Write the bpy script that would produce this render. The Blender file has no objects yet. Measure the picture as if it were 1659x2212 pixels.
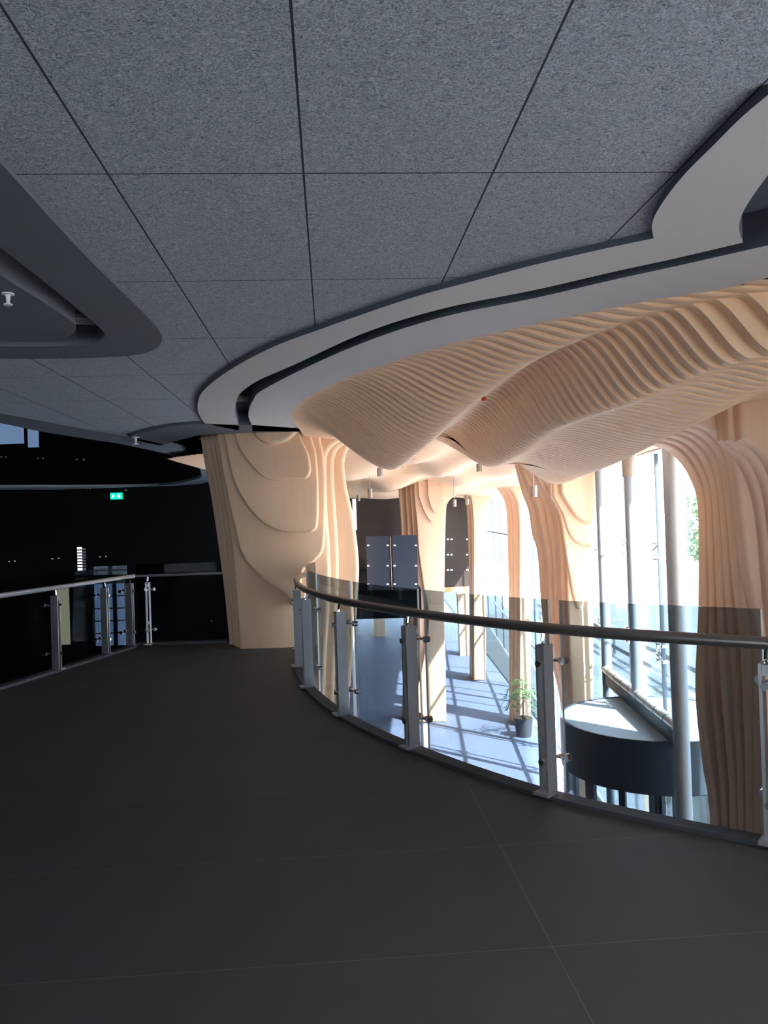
import bpy, math, random
from mathutils import Vector, Matrix, noise
from mathutils.geometry import tessellate_polygon
random.seed(7)
SC = bpy.context.scene; COL = SC.collection

# ------------------------------------------------------------------ camera
EYE, F = 1.55, 1720.0
PITCH, ROLL = 0.0116, 0.033
Rx = Vector((1, 0, 0)); Fw = Vector((0, math.cos(PITCH), math.sin(PITCH))); Up0 = Vector((0, -math.sin(PITCH), math.cos(PITCH)))
CR = Rx*math.cos(ROLL) - Up0*math.sin(ROLL); CU = Up0*math.cos(ROLL) + Rx*math.sin(ROLL)
cam = bpy.data.cameras.new('camera'); co = bpy.data.objects.new('camera', cam); COL.objects.link(co)
cam.sensor_fit = 'VERTICAL'; cam.sensor_height = 36.0; cam.lens = 36.0*F/2212.0; cam.clip_start = .05; cam.clip_end = 500
m = Matrix((CR, CU, -Fw)).transposed().to_4x4(); m.translation = Vector((0, 0, EYE)); co.matrix_world = m
SC.camera = co
# ------------------------------------------------------------------ light
W = bpy.data.worlds.new('world'); SC.world = W; W.use_nodes = True
bg = W.node_tree.nodes['Background']; bg.inputs[0].default_value = (0.80, 0.90, 1.0, 1); bg.inputs[1].default_value = 8.5
sd = bpy.data.lights.new('sun', 'SUN'); so = bpy.data.objects.new('sun', sd); COL.objects.link(so)
sd.energy = 50.0; sd.angle = math.radians(.6); sd.color = (1.0, .95, .87)
so.rotation_euler = Vector((-.70, .665, -1.05)).to_track_quat('-Z', 'Y').to_euler()
VS = SC.view_settings; VS.view_transform = 'Standard'; VS.look = 'None'; VS.exposure = 1.17; VS.gamma = 1.0; VS.use_curve_mapping = False
SC.cycles.max_bounces = 12; SC.cycles.diffuse_bounces = 6; SC.cycles.transparent_max_bounces = 24

# ------------------------------------------------------------------ measuring helpers (photo 1659x2212 -> the place)
def ray(px, py):
    return Fw + CR*((px-829.5)/F) - CU*((py-1106.0)/F)
def Pz(px, py, z):
    r = ray(px, py); t = (z-EYE)/r.z
    return Vector((r.x*t, r.y*t, z))
def Pd(px, py, d):
    r = ray(px, py); t = d/r.y
    return Vector((r.x*t, d, EYE+r.z*t))
def catmull(pts, n=6, closed=False):
    pts = [Vector(p) for p in pts]; out = []; N = len(pts)
    rng = range(N if closed else N-1)
    for i in rng:
        if closed: a, b, c, d = pts[(i-1) % N], pts[i], pts[(i+1) % N], pts[(i+2) % N]
        else: a, b, c, d = pts[max(i-1, 0)], pts[i], pts[i+1], pts[min(i+2, N-1)]
        for k in range(n):
            t = k/n
            out.append(.5*((2*b)+(c-a)*t+(2*a-5*b+4*c-d)*t*t+(3*b-a-3*c+d)*t**3))
    if not closed: out.append(pts[-1])
    return out

# ------------------------------------------------------------------ materials
def newmat(name):
    mt = bpy.data.materials.new(name); mt.use_nodes = True
    return mt, mt.node_tree, mt.node_tree.nodes['Principled BSDF']
def plain(name, col, rough=.5, metal=0.0, spec=.5, var=0.0, scale=8, bump=0):
    mt, nt, b = newmat(name)
    b.inputs['Base Color'].default_value = (*col, 1); b.inputs['Roughness'].default_value = rough
    b.inputs['Metallic'].default_value = metal; b.inputs['Specular IOR Level'].default_value = spec
    tc = nt.nodes.new('ShaderNodeTexCoord'); nz = nt.nodes.new('ShaderNodeTexNoise'); nz.inputs['Scale'].default_value = scale; nz.inputs['Detail'].default_value = 4
    nt.links.new(tc.outputs['Object'], nz.inputs['Vector'])
    mx = nt.nodes.new('ShaderNodeMix'); mx.data_type = 'RGBA'
    mx.inputs[6].default_value = (*[c*(1-var) for c in col], 1); mx.inputs[7].default_value = (*[min(1, c*(1+var)) for c in col], 1)
    nt.links.new(nz.outputs['Fac'], mx.inputs[0]); nt.links.new(mx.outputs[2], b.inputs['Base Color'])
    if bump:
        bp = nt.nodes.new('ShaderNodeBump'); bp.inputs['Strength'].default_value = bump; bp.inputs['Distance'].default_value = .01
        nt.links.new(nz.outputs['Fac'], bp.inputs['Height']); nt.links.new(bp.outputs[0], b.inputs['Normal'])
    return mt
def math_n(nt, op, a, b=None, c=None):
    n = nt.nodes.new('ShaderNodeMath'); n.operation = op
    for i, v in enumerate((a, b, c)):
        if v is None: continue
        if isinstance(v, (int, float)): n.inputs[i].default_value = v
        else: nt.links.new(v, n.inputs[i])
    return n.outputs[0]
def grid(nt, ang, pu, pv, ou, ov, w):
    """joint mask (1 on the joint) and a per-cell random value for a rotated grid"""
    tc = nt.nodes.new('ShaderNodeTexCoord'); sp = nt.nodes.new('ShaderNodeSeparateXYZ'); nt.links.new(tc.outputs['Object'], sp.inputs[0])
    c, s = math.cos(ang), math.sin(ang)
    u = math_n(nt, 'ADD', math_n(nt, 'MULTIPLY', sp.outputs[0], c), math_n(nt, 'MULTIPLY', sp.outputs[1], s))
    v = math_n(nt, 'ADD', math_n(nt, 'MULTIPLY', sp.outputs[0], -s), math_n(nt, 'MULTIPLY', sp.outputs[1], c))
    u = math_n(nt, 'DIVIDE', math_n(nt, 'SUBTRACT', u, ou), pu); v = math_n(nt, 'DIVIDE', math_n(nt, 'SUBTRACT', v, ov), pv)
    def line(x, p):
        f = math_n(nt, 'ABSOLUTE', math_n(nt, 'SUBTRACT', math_n(nt, 'FRACT', math_n(nt, 'ADD', x, .5)), .5))
        return math_n(nt, 'LESS_THAN', f, w/p/2)
    mask = math_n(nt, 'MAXIMUM', line(u, pu), line(v, pv))
    cb = nt.nodes.new('ShaderNodeCombineXYZ'); nt.links.new(math_n(nt, 'FLOOR', u), cb.inputs[0]); nt.links.new(math_n(nt, 'FLOOR', v), cb.inputs[1])
    wn = nt.nodes.new('ShaderNodeTexWhiteNoise'); nt.links.new(cb.outputs[0], wn.inputs['Vector'])
    return mask, wn.outputs['Value'], tc
def mixc(nt, fac, a, b):
    mx = nt.nodes.new('ShaderNodeMix'); mx.data_type = 'RGBA'
    for i, v in ((0, fac), (6, a), (7, b)):
        if isinstance(v, (int, float)): mx.inputs[i].default_value = v
        elif isinstance(v, tuple): mx.inputs[i].default_value = (*v, 1)
        else: nt.links.new(v, mx.inputs[i])
    return mx.outputs[2]
def woodwool():
    mt, nt, b = newmat('wood_wool_panel')
    mask, rnd, tc = grid(nt, GA, .629, 1.145, -.05, 2.61, .007)
    mp = nt.nodes.new('ShaderNodeMapping'); mp.inputs['Scale'].default_value = (42, 56, 40); nt.links.new(tc.outputs['Object'], mp.inputs[0])
    n1 = nt.nodes.new('ShaderNodeTexNoise'); n1.inputs['Scale'].default_value = 1.5; n1.inputs['Detail'].default_value = 3; n1.inputs['Distortion'].default_value = 2.5
    nt.links.new(mp.outputs[0], n1.inputs['Vector'])
    n2 = nt.nodes.new('ShaderNodeTexNoise'); n2.inputs['Scale'].default_value = 7; n2.inputs['Detail'].default_value = 3; nt.links.new(tc.outputs['Object'], n2.inputs['Vector'])
    rp = nt.nodes.new('ShaderNodeValToRGB'); nt.links.new(n1.outputs['Fac'], rp.inputs[0])
    rp.color_ramp.elements[0].position = .30; rp.color_ramp.elements[0].color = (.12, .13, .16, 1)
    rp.color_ramp.elements[1].position = .68; rp.color_ramp.elements[1].color = (.68, .69, .76, 1)
    c = mixc(nt, math_n(nt, 'MULTIPLY', n2.outputs['Fac'], .35), rp.outputs[0], (.30, .32, .36))
    c = mixc(nt, mask, c, (.05, .055, .07))
    nt.links.new(c, b.inputs['Base Color']); b.inputs['Roughness'].default_value = .95; b.inputs['Specular IOR Level'].default_value = .1
    bp = nt.nodes.new('ShaderNodeBump'); bp.inputs['Strength'].default_value = .6; bp.inputs['Distance'].default_value = .004
    nt.links.new(n1.outputs['Fac'], bp.inputs['Height']); nt.links.new(bp.outputs[0], b.inputs['Normal'])
    return mt
def tiles():
    mt, nt, b = newmat('dark_floor_tile')
    mask, rnd, tc = grid(nt, GA, 3.6, .9, .75, 1.94, .004)
    nz = nt.nodes.new('ShaderNodeTexNoise'); nz.inputs['Scale'].default_value = 2.2; nz.inputs['Detail'].default_value = 6; nt.links.new(tc.outputs['Object'], nz.inputs['Vector'])
    c = mixc(nt, nz.outputs['Fac'], (.050, .046, .047), (.078, .071, .071))
    c = mixc(nt, math_n(nt, 'MULTIPLY', rnd, .5), c, (.052, .048, .050))
    c = mixc(nt, math_n(nt, 'MULTIPLY', mask, .6), c, (.16, .16, .165))
    nt.links.new(c, b.inputs['Base Color']); b.inputs['Roughness'].default_value = .55; b.inputs['Specular IOR Level'].default_value = .35
    return mt
def lower_tiles():
    mt, nt, b = newmat('blue_grey_floor_tile')
    mask, rnd, tc = grid(nt, 0, 1.2, 1.2, .3, .5, .01)
    c = mixc(nt, math_n(nt, 'MULTIPLY', rnd, .4), (.155, .19, .30), (.18, .22, .33))
    c = mixc(nt, mask, c, (.11, .13, .24))
    nt.links.new(c, b.inputs['Base Color']); b.inputs['Roughness'].default_value = .6
    return mt
def plywood(name, c1, c2):
    mt, nt, b = newmat(name)
    tc = nt.nodes.new('ShaderNodeTexCoord'); mp = nt.nodes.new('ShaderNodeMapping'); mp.inputs['Scale'].default_value = (6, 3, .7)
    nt.links.new(tc.outputs['Object'], mp.inputs[0])
    nz = nt.nodes.new('ShaderNodeTexNoise'); nz.inputs['Scale'].default_value = 3; nz.inputs['Detail'].default_value = 5; nz.inputs['Distortion'].default_value = .6
    nt.links.new(mp.outputs[0], nz.inputs['Vector'])
    n2 = nt.nodes.new('ShaderNodeTexNoise'); n2.inputs['Scale'].default_value = 1.3; nt.links.new(tc.outputs['Object'], n2.inputs['Vector'])
    c = mixc(nt, nz.outputs['Fac'], c1, c2)
    c = mixc(nt, math_n(nt, 'MULTIPLY', n2.outputs['Fac'], .3), c, tuple(x*.85 for x in c2))
    nt.links.new(c, b.inputs['Base Color']); b.inputs['Roughness'].default_value = .6; b.inputs['Specular IOR Level'].default_value = .3
    return mt
def glass(name, tint, refl=1.0):
    mt = bpy.data.materials.new(name); mt.use_nodes = True; nt = mt.node_tree; nt.nodes.clear()
    out = nt.nodes.new('ShaderNodeOutputMaterial'); tr = nt.nodes.new('ShaderNodeBsdfTransparent'); gl = nt.nodes.new('ShaderNodeBsdfGlossy')
    tr.inputs[0].default_value = (*tint, 1); gl.inputs['Roughness'].default_value = .02
    fr = nt.nodes.new('ShaderNodeFresnel'); fr.inputs[0].default_value = 1.45
    fac = math_n(nt, 'MULTIPLY', fr.outputs[0], refl)
    mx = nt.nodes.new('ShaderNodeMixShader'); nt.links.new(fac, mx.inputs[0]); nt.links.new(tr.outputs[0], mx.inputs[1]); nt.links.new(gl.outputs[0], mx.inputs[2])
    nt.links.new(mx.outputs[0], out.inputs[0])
    return mt
def lit(name, col, s):
    mt, nt, b = newmat(name)
    b.inputs['Base Color'].default_value = (*[c*.5 for c in col], 1)
    b.inputs['Emission Color'].default_value = (*col, 1); b.inputs['Emission Strength'].default_value = s
    return mt
GA = 0.068
M = dict(
    wool=woodwool(), tile=tiles(), ltile=lower_tiles(),
    wood=plywood('plywood_laths', (.86, .54, .325), (.92, .63, .41)),
    wood2=plywood('plywood_panels', (.82, .525, .335), (.89, .63, .435)),
    gyp=plain('grey_painted_gypsum', (.60, .57, .555), .7, var=.02),
    gypd=plain('dark_grey_painted_gypsum', (.13, .138, .16), .7, var=.02),
    slot=plain('dark_slot_lining', (.11, .12, .15), .8, var=.05),  # slot lining, also painted on band edges as shade
    kerb=plain('dark_kerb', (.06, .06, .07), .6, var=.08),
    slab=plain('slab_edge', (.10, .10, .11), .7, var=.05),
    steel=plain('brushed_steel', (.50, .50, .52), .38, metal=.75, var=.04, scale=60),
    rail=plain('handrail_steel', (.30, .27, .25), .32, metal=.8, var=.05, scale=60),
    chrome=plain('polished_steel', (.75, .76, .78), .15, metal=1, var=.02),
    tube=plain('grey_painted_steel', (.33, .38, .45), .4, metal=.3, var=.03),
    tubel=plain('pale_steel_tube', (.62, .62, .63), .35, metal=.5, var=.03),
    black=plain('black_glass_wall', (.004, .004, .005), .35, spec=.06, var=.1),
    blackm=plain('black_matt', (.006, .006, .007), .8, spec=.1, var=.1),
    darkg=plain('dark_glazing', (.035, .030, .030), .12, spec=.5, var=.3, scale=.6),
    board=plain('bluish_glass_board', (.05, .058, .08), .12, var=.25, scale=.8),
    bglass=glass('tinted_balustrade_glass', (.54, .59, .62), .35),
    dglass=glass('smoked_balustrade_glass', (.60, .63, .66), .03),
    fglass=glass('facade_glass', (.95, .97, .97), .5),
    drum=plain('dark_blue_grey_metal', (.055, .075, .10), .45, metal=.2, var=.05),
    drumtop=plain('grey_canopy_top', (.30, .36, .43), .6, var=.04),
    pave=plain('outdoor_paving', (.075, .09, .105), .8, var=.1, scale=1.5),
    soil=plain('dark_soil', (.05, .035, .025), .9, var=.3, scale=30),
    leaf=plain('palm_leaf', (.06, .16, .05), .6, var=.3, scale=10),
    tree=plain('tree_foliage', (.17, .24, .15), .8, var=.4, scale=3),
    bark=plain('tree_bark', (.15, .10, .07), .8, var=.3, scale=10),
    pot=plain('dark_planter', (.06, .06, .07), .5, var=.1),
    white=plain('white_plastic', (.8, .8, .8), .4, var=.02),
    lamp=plain('beige_lamp_housing', (.36, .30, .26), .45, var=.03),
    orange=plain('orange_wood_trim', (.62, .33, .15), .5, var=.1),
    stone=plain('outdoor_wall', (.30, .33, .36), .8, var=.1, scale=2),
    exitg=lit('exit_sign_green', (.0, .55, .25), 1.2), exitw=lit('exit_sign_white', (.9, 1, .95), 1.2),
    redlamp=plain('red_plastic', (.75, .06, .04), .3, var=.02),
    lwin=lit('lit_window_blue', (.10, .16, .27), .55), lcream=lit('lit_opening_cream', (.33, .33, .20), .5), lwhite=lit('lit_window_white', (.75, .8, .85), .8),  # glow colours, mostly for imitated reflections in the black wall
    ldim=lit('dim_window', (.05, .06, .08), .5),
)

# ------------------------------------------------------------------ mesh helpers
class MB:
    def __init__(s): s.v = []; s.f = []
    def add(s, vs, fs):
        o = len(s.v); s.v += [tuple(v) for v in vs]; s.f += [tuple(i+o for i in f) for f in fs]; return s
    def box(s, c, sz, rz=0, mat=None):
        x, y, z = sz[0]/2, sz[1]/2, sz[2]/2
        vs = [Vector((a*x, b*y, d*z)) for a in (-1, 1) for b in (-1, 1) for d in (-1, 1)]
        R = mat if mat else Matrix.Rotation(rz, 3, 'Z')
        vs = [R @ v + Vector(c) for v in vs]
        return s.add(vs, [(0, 1, 3, 2), (4, 6, 7, 5), (0, 4, 5, 1), (2, 3, 7, 6), (0, 2, 6, 4), (1, 5, 7, 3)])
    def board(s, pts, th, w=.045):
        """upright board in an x-z plane whose front edge is rounded off"""
        pts = [Vector(p) for p in pts]; n = len(pts)
        A = sum(pts[i].x*pts[(i+1) % n].z - pts[(i+1) % n].x*pts[i].z for i in range(n)); sg = 1 if A > 0 else -1
        nr = []
        for i in range(n):
            a, b, c = pts[i-1], pts[i], pts[(i+1) % n]
            u = Vector((b.x-a.x, 0, b.z-a.z)).normalized(); v = Vector((c.x-b.x, 0, c.z-b.z)).normalized()
            m_ = (Vector((-u.z, 0, u.x)) + Vector((-v.z, 0, v.x)))*sg
            nr.append(m_/max(1.0, m_.length**2/2) if m_.length > .3 else m_*0)
        y = pts[0].y; rings = []
        for dep, ins in ((0, 1.0), (.08, .6), (.3, .28), (.6, .08), (1.0, 0)):
            rings.append([Vector((p.x+q.x*w*ins*.8, y+w*dep, p.z+q.z*w*ins*.8)) for p, q in zip(pts, nr)])
        rings.append([Vector((p.x, y+th, p.z)) for p in pts]); k = len(rings)
        tr = [tuple(t) for t in tessellate_polygon([[Vector((p.x, p.z, 0)) for p in pts]])]
        s.add([v for r in rings for v in r], tr + [tuple(i+(k-1)*n for i in t) for t in tr] +
              [(j*n+i, j*n+(i+1) % n, (j+1)*n+(i+1) % n, (j+1)*n+i) for j in range(k-1) for i in range(n)])
        return s
    def prism(s, pts, ext):
        """closed planar outline pushed along ext"""
        n = len(pts); e = Vector(ext); pts = [Vector(p) for p in pts]
        s.add(pts + [p+e for p in pts], [tuple(range(n)), tuple(range(2*n-1, n-1, -1))] + [(i, (i+1) % n, n+(i+1) % n, n+i) for i in range(n)])
        return s
    def plate(s, outer, holes, z0, z1):
        loops = [[Vector((p[0], p[1], 0)) for p in l] for l in [outer]+holes]
        tris = tessellate_polygon(loops); flat = [p for l in loops for p in l]; n = len(flat)
        vs = [(p.x, p.y, z0) for p in flat] + [(p.x, p.y, z1) for p in flat]
        fs = [t for t in tris] + [tuple(i+n for i in t) for t in tris]
        o = 0
        for l in loops:
            k = len(l)
            fs += [(o+i, o+(i+1) % k, n+o+(i+1) % k, n+o+i) for i in range(k)]; o += k
        return s.add(vs, fs)
    def tube(s, pts, r, n=10, flat=None):
        pts = [Vector(p) for p in pts]; rings = []
        for i, p in enumerate(pts):
            t = (pts[min(i+1, len(pts)-1)] - pts[max(i-1, 0)]).normalized()
            a = t.cross(Vector((0, 0, 1)));
            if a.length < .05: a = t.cross(Vector((0, 1, 0)))
            a.normalize(); b = a.cross(t).normalized()
            rr = r[i] if isinstance(r, (list, tuple)) else r
            rings.append([p + a*math.cos(q)*rr + b*math.sin(q)*rr*(flat or 1) for q in [2*math.pi*k/n for k in range(n)]])
        vs = [v for g in rings for v in g]; m_ = len(rings)
        fs = [(i*n+k, i*n+(k+1) % n, (i+1)*n+(k+1) % n, (i+1)*n+k) for i in range(m_-1) for k in range(n)]
        fs += [tuple(range(n-1, -1, -1)), tuple((m_-1)*n+k for k in range(n))]
        return s.add(vs, fs)
    def build(s, name, mat, parent=None, smooth=False, loc=None):
        me = bpy.data.meshes.new(name)
        off = Vector(loc) if loc is not None else Vector((0, 0, 0))
        if parent is not None and loc is None: off = parent.get('_o') and Vector(parent['_o']) or Vector((0, 0, 0))
        me.from_pydata([tuple(Vector(v)-off) for v in s.v], [], s.f); me.update()
        import bmesh
        bm = bmesh.new(); bm.from_mesh(me); bmesh.ops.recalc_face_normals(bm, faces=bm.faces); bm.to_mesh(me); bm.free()
        me.materials.append(mat)
        if smooth:
            for p in me.polygons: p.use_smooth = True
            try: me.set_sharp_from_angle(angle=math.radians(35))
            except Exception: pass
        o = bpy.data.objects.new(name, me); COL.objects.link(o)
        if parent is not None: o.parent = parent
        elif loc is not None: o.location = off
        return o
def dark_sides(o, mat):  # colours the upright edges dark to stand for shade in the gap
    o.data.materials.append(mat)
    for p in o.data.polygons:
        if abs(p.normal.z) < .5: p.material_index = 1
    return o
def tag(o, label=None, cat=None, group=None, kind=None):
    for k, v in (('label', label), ('category', cat), ('group', group), ('kind', kind)):
        if v: o[k] = v
    return o
def empty(name, label, cat, group=None, loc=(0, 0, 0), rz=0, kind=None):
    o = bpy.data.objects.new(name, None); COL.objects.link(o); o.location = loc; o.rotation_euler = (0, 0, rz); o.empty_display_size = .1
    return tag(o, label, cat, group, kind)
def struct(mb, name, mat, label=None, smooth=False, parent=None):
    o = mb.build(name, mat, parent, smooth)
    if parent is None: tag(o, label, None, None, 'structure')
    elif label: o['label'] = label
    return o

ZP, ZB, ZG = 2.70, 2.67, -3.5          # wood-wool panels, gypsum bands, ground floor
XF = lambda d: 3.10 + .047*(d-8.55)    # line of the facade columns

# ================================================================== STRUCTURE
# ---- upper floor
railpts = [(5.2, 2.0), (3.8, 2.45), (2.72, 3.02), (1.74, 3.68), (.86, 4.42), (.14, 5.40), (-.38, 6.38), (-.76, 7.49), (-.97, 8.60), (-1.02, 9.35), (-.98, 9.95)]
rail_c = catmull([Vector((x, y, 0)) for x, y in railpts], 8)
def offset(c, dist):
    out = []
    for i, p in enumerate(c):
        t = (c[min(i+1, len(c)-1)] - c[max(i-1, 0)]).normalized(); nrm = Vector((t.y, -t.x, 0))
        out.append(p + nrm*dist)
    return out
edge = offset(rail_c, .06)
left_edge = [(-3.33, 10.72), (-3.93, 8.0), (-5.1, 2.5), (-6.7, -5.3)]
fl = [(3.7, -5.3), (3.7, 2.4)] + [(p.x, p.y) for p in edge if p.x < 3.7] + [(-.82, 10.72)] + left_edge
struct(MB().plate(fl, [], -.35, 0.0), 'floor', M['tile'])
kerb = offset(rail_c, .058); kin = offset(rail_c, -.045)
struct(MB().plate([(p.x, p.y) for p in kerb[4:-4]] + [(p.x, p.y) for p in reversed(kin[4:-4])], [], .0, .02), 'trim_1', M['kerb'])
le = [Vector((*p, 0)) for p in left_edge[:3]]
lk = MB()
for a, b in zip(le[:-1], le[1:]):
    mid = (a+b)/2; ang = math.atan2((b-a).y, (b-a).x); lk.box((mid.x+.04, mid.y, .015), ((b-a).length, .10, .03), ang)
lk.box((-2.72, 10.66, .015), (1.1, .10, .03))
struct(lk, 'trim_2', M['kerb'])
# ---- ground floor and outdoors
struct(MB().box((-8.2, 19, ZG-.1), (23.6, 48, .2)), 'floor', M['ltile'])
struct(MB().box((43.7, 40, ZG-.15), (80, 160, .2)), 'floor', M['pave'])
# ---- roof and shell
struct(MB().box((-8, 18, 6.4), (25, 52, .2)), 'ceiling', M['blackm'])
wr = MB(); wr.box((4.1, 4.75, 1.4), (.25, 5.5, 10)).box((4.1, -1.6, 4.4), (.25, 7.4, 4)).box((4.1, -3.4, 1.4), (.25, 3.8, 10))
struct(wr, 'wall_right', M['wood2'])
struct(MB().box((4.1, .25, -.55), (.02, 3.5, 5.9)), 'window_51', M['fglass'])  # unseen glazing, added so skylight reaches the ceiling folds
bw = MB(); bw.box((-8, -5.4, 4.55), (25, .2, 3.7)).box((-8, -5.4, -1.8), (25, .2, 3.6)).box((-14, -5.4, 1.35), (13, .2, 2.7)).box((-1.05, -5.4, 1.35), (9.3, .2, 2.7))
struct(bw, 'wall_back', M['blackm'])
struct(MB().box((-6.6, -5.4, 1.35), (1.8, .02, 2.7)), 'window_50', M['fglass'])  # unseen window, added to bring more daylight onto the balcony
struct(MB().box((-20.4, 18, 1.4), (.2, 48, 10)), 'wall_left', M['blackm'])
blackwall = struct(MB().box((-11.4, 21.2, 1.4), (18.2, .3, 10)), 'wall_front', M['black'])
struct(MB().box((-2.3, 31, 1.4), (.2, 20, 10)), 'wall_side', M['blackm'])
# facade header above the glazing
hd = MB()
a = Vector((XF(7.4)+.30, 7.4, 0)); b = Vector((XF(42)+.30, 42, 0)); ang = math.atan2((b-a).y, (b-a).x)
hd.box(((a.x+b.x)/2, (a.y+b.y)/2, 4.35), ((b-a).length, .25, 4.1), ang)
struct(hd, 'wall_facade', M['gyp'])
struct(MB().box((.3, 27.1, 4.4), (6.4, .2, 4.1)), 'wall_far', M['blackm'])

# ---- wood-wool ceiling with its border bands
bulk = [(1659, 205), (1600, 255), (1540, 315), (1480, 375), (1440, 425), (1415, 465), (1408, 490), (1412, 515)]
bulk2 = [(1412, 515), (1325, 533), (1159, 571), (1030, 605), (900, 640), (780, 680), (690, 712), (600, 745), (520, 785), (460, 825), (432, 855), (427, 885), (435, 905), (443, 915)]
bulk3 = [(443, 915), (380, 920), (320, 931), (280, 942)]
def zc(pts, z, n=5): return catmull([Pz(x, y, z) for x, y in pts], n)
def xy(l): return [(p.x, p.y) for p in l]
B1, B2, B3 = zc(bulk, ZP), zc(bulk2, ZP), zc(bulk3, ZP)
rimL = [Pz(259, 940, ZP), Pz(0, 893, ZP)]
ext = (rimL[1]-rimL[0]).normalized()
near = [Vector((4.6, 1.35, ZP)), Vector((4.6, -5.2, ZP)), Vector((-9.5, -5.2, ZP)), rimL[1]+ext*6]
start = [Vector((2.6, 1.9, ZP)) + Vector((0, 0, 0))]
outer = xy(B1) + xy(B2[1:]) + xy(B3[1:]) + xy(rimL) + xy(list(reversed(near)))
cove_o = [(-260, 110), (-120, 225), (0, 338), (100, 450), (200, 558), (290, 648), (330, 690), (350, 722), (338, 745), (300, 759), (230, 765), (120, 768), (0, 768), (-160, 764), (-420, 750)]
cove_s = [(-260, 330), (-120, 437), (0, 534), (120, 628), (200, 695), (223, 716), (226, 728), (208, 740), (150, 747), (60, 748.5), (0, 748), (-160, 744), (-420, 730)]
cove_i = [(-260, 420), (-120, 513), (0, 594), (90, 650), (150, 690), (162, 702), (162, 715), (145, 728), (105, 734), (50, 734.5), (0, 734), (-160, 730), (-420, 718)]
CO, CS = zc(cove_o, ZP-.0, 4), zc(cove_s, ZP-.02, 4)
CI = zc(cove_i, ZP-.02, 4)
struct(MB().plate(outer, [xy(CO)], ZP, ZP+.06), 'ceiling', M['wool'])
struct(MB().plate(xy(CO), [xy(CS)], ZP-.02, ZP+.12), 'trim_3', M['gypd'])
struct(MB().plate(xy(CI), [], ZP-.02, ZP+.13), 'trim_4', M['gypd'])
struct(MB().plate(xy(CS), [], ZP+.14, ZP+.17), 'trim_5', M['slot'])
# right bulkhead: outer band, slot, inner band
slot_n = [(1750, 492), (1659, 512), (1605, 524), (1460, 558), (1322, 588), (1159, 625.7), (947, 669), (780, 722), (640, 786), (562, 820), (527, 842), (514, 857), (509, 875), (509, 896), (516, 919)]
slot_f = [(1750, 510), (1659, 530), (1460, 575), (1322, 605), (1159, 643), (947, 687), (780, 742), (640, 804), (562, 846), (547, 864), (539, 881), (537, 901), (545, 919)]
woodb = [(1750, 578), (1659, 600), (1546, 627), (1442, 643), (1389.6, 652), (1261.5, 680.5), (1159, 701.6), (1026.6, 732), (900, 767.7), (808, 801), (737, 827), (685.7, 856), (654.5, 873.7), (648, 885), (659, 914), (663, 927)]
SN, SF, WBd = zc(slot_n, ZB), zc(slot_f, ZB), zc(woodb, ZB)
b1 = zc([(x, y) for x, y in bulk], ZB); b2 = zc(bulk2, ZB)
# the eye-shaped second slot cut into the outer band at the right edge of the view
eye_s = [(1659, 378), (1625, 425), (1602, 465), (1597, 495), (1605, 524), (1700, 505), (1800, 400)]
bandA = xy(b1) + xy(b2[1:]) + [xy([Pz(516, 930, ZB)])[0]] + xy(list(reversed(zc(slot_n[2:], ZB)))) + xy(list(reversed(zc(eye_s[:5], ZB)[:-1]))) + [(3.3, 3.1), (3.3, 1.9)]
dark_sides(struct(MB().plate(bandA, [], ZB, ZB+.16), 'trim_6', M['gyp']), M['slot'])
bandB = xy(SF) + xy([Pz(545, 932, ZB), Pz(663, 932, ZB)]) + xy(list(reversed(WBd)))
dark_sides(struct(MB().plate(bandB, [], ZB, ZB+.16), 'trim_7', M['gyp']), M['slot'])
bk = xy(zc([(1800, 200), (1659, 205), (1412, 515), (900, 640), (520, 785), (440, 860), (440, 925)], ZB+.16)) + xy(list(reversed(zc([(1800, 560), (1659, 590), (1159, 690), (900, 755), (690, 850), (655, 925)], ZB+.16))))
struct(MB().plate(bk, [], ZB+.16, ZB+.2), 'trim_8', M['slot'])
# bands behind, towards the big column and the left opening
back = xy(zc([(443, 915), (380, 920), (320, 931), (280, 942)], ZB)) + [xy([Pz(300, 953, ZB)])[0]] + xy([Pz(345, 962, ZB), Pz(430, 940, ZB), Pz(500, 935, ZB), Pz(664, 932, ZB), Pz(663, 926, ZB), Pz(545, 918, ZB), Pz(510, 918, ZB)])
dark_sides(struct(MB().plate(back, [], ZB, ZB+.14), 'trim_9', M['gypd']), M['slot'])
# rim of the oval opening at the left
rin = [(-420, 842), (-200, 880), (0, 914), (88, 932), (200, 950), (270, 961), (376, 985), (420, 1003), (434, 1020), (425, 1035), (345, 1049), (200, 1052), (0, 1053), (-300, 1058)]
rout = [(-420, 820), (-200, 858), (0, 893), (120, 915), (200, 930), (280, 944), (345, 958), (420, 980), (452, 1002), (462, 1022), (452, 1040), (400, 1048), (200, 1057), (0, 1058), (-300, 1062)]
RI, RO = zc(rin, ZB), zc(rout, ZB)
struct(MB().plate(xy(RO) + xy(list(reversed(RI))), [], ZB, ZB+.06), 'trim_10', M['gypd'])

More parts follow.
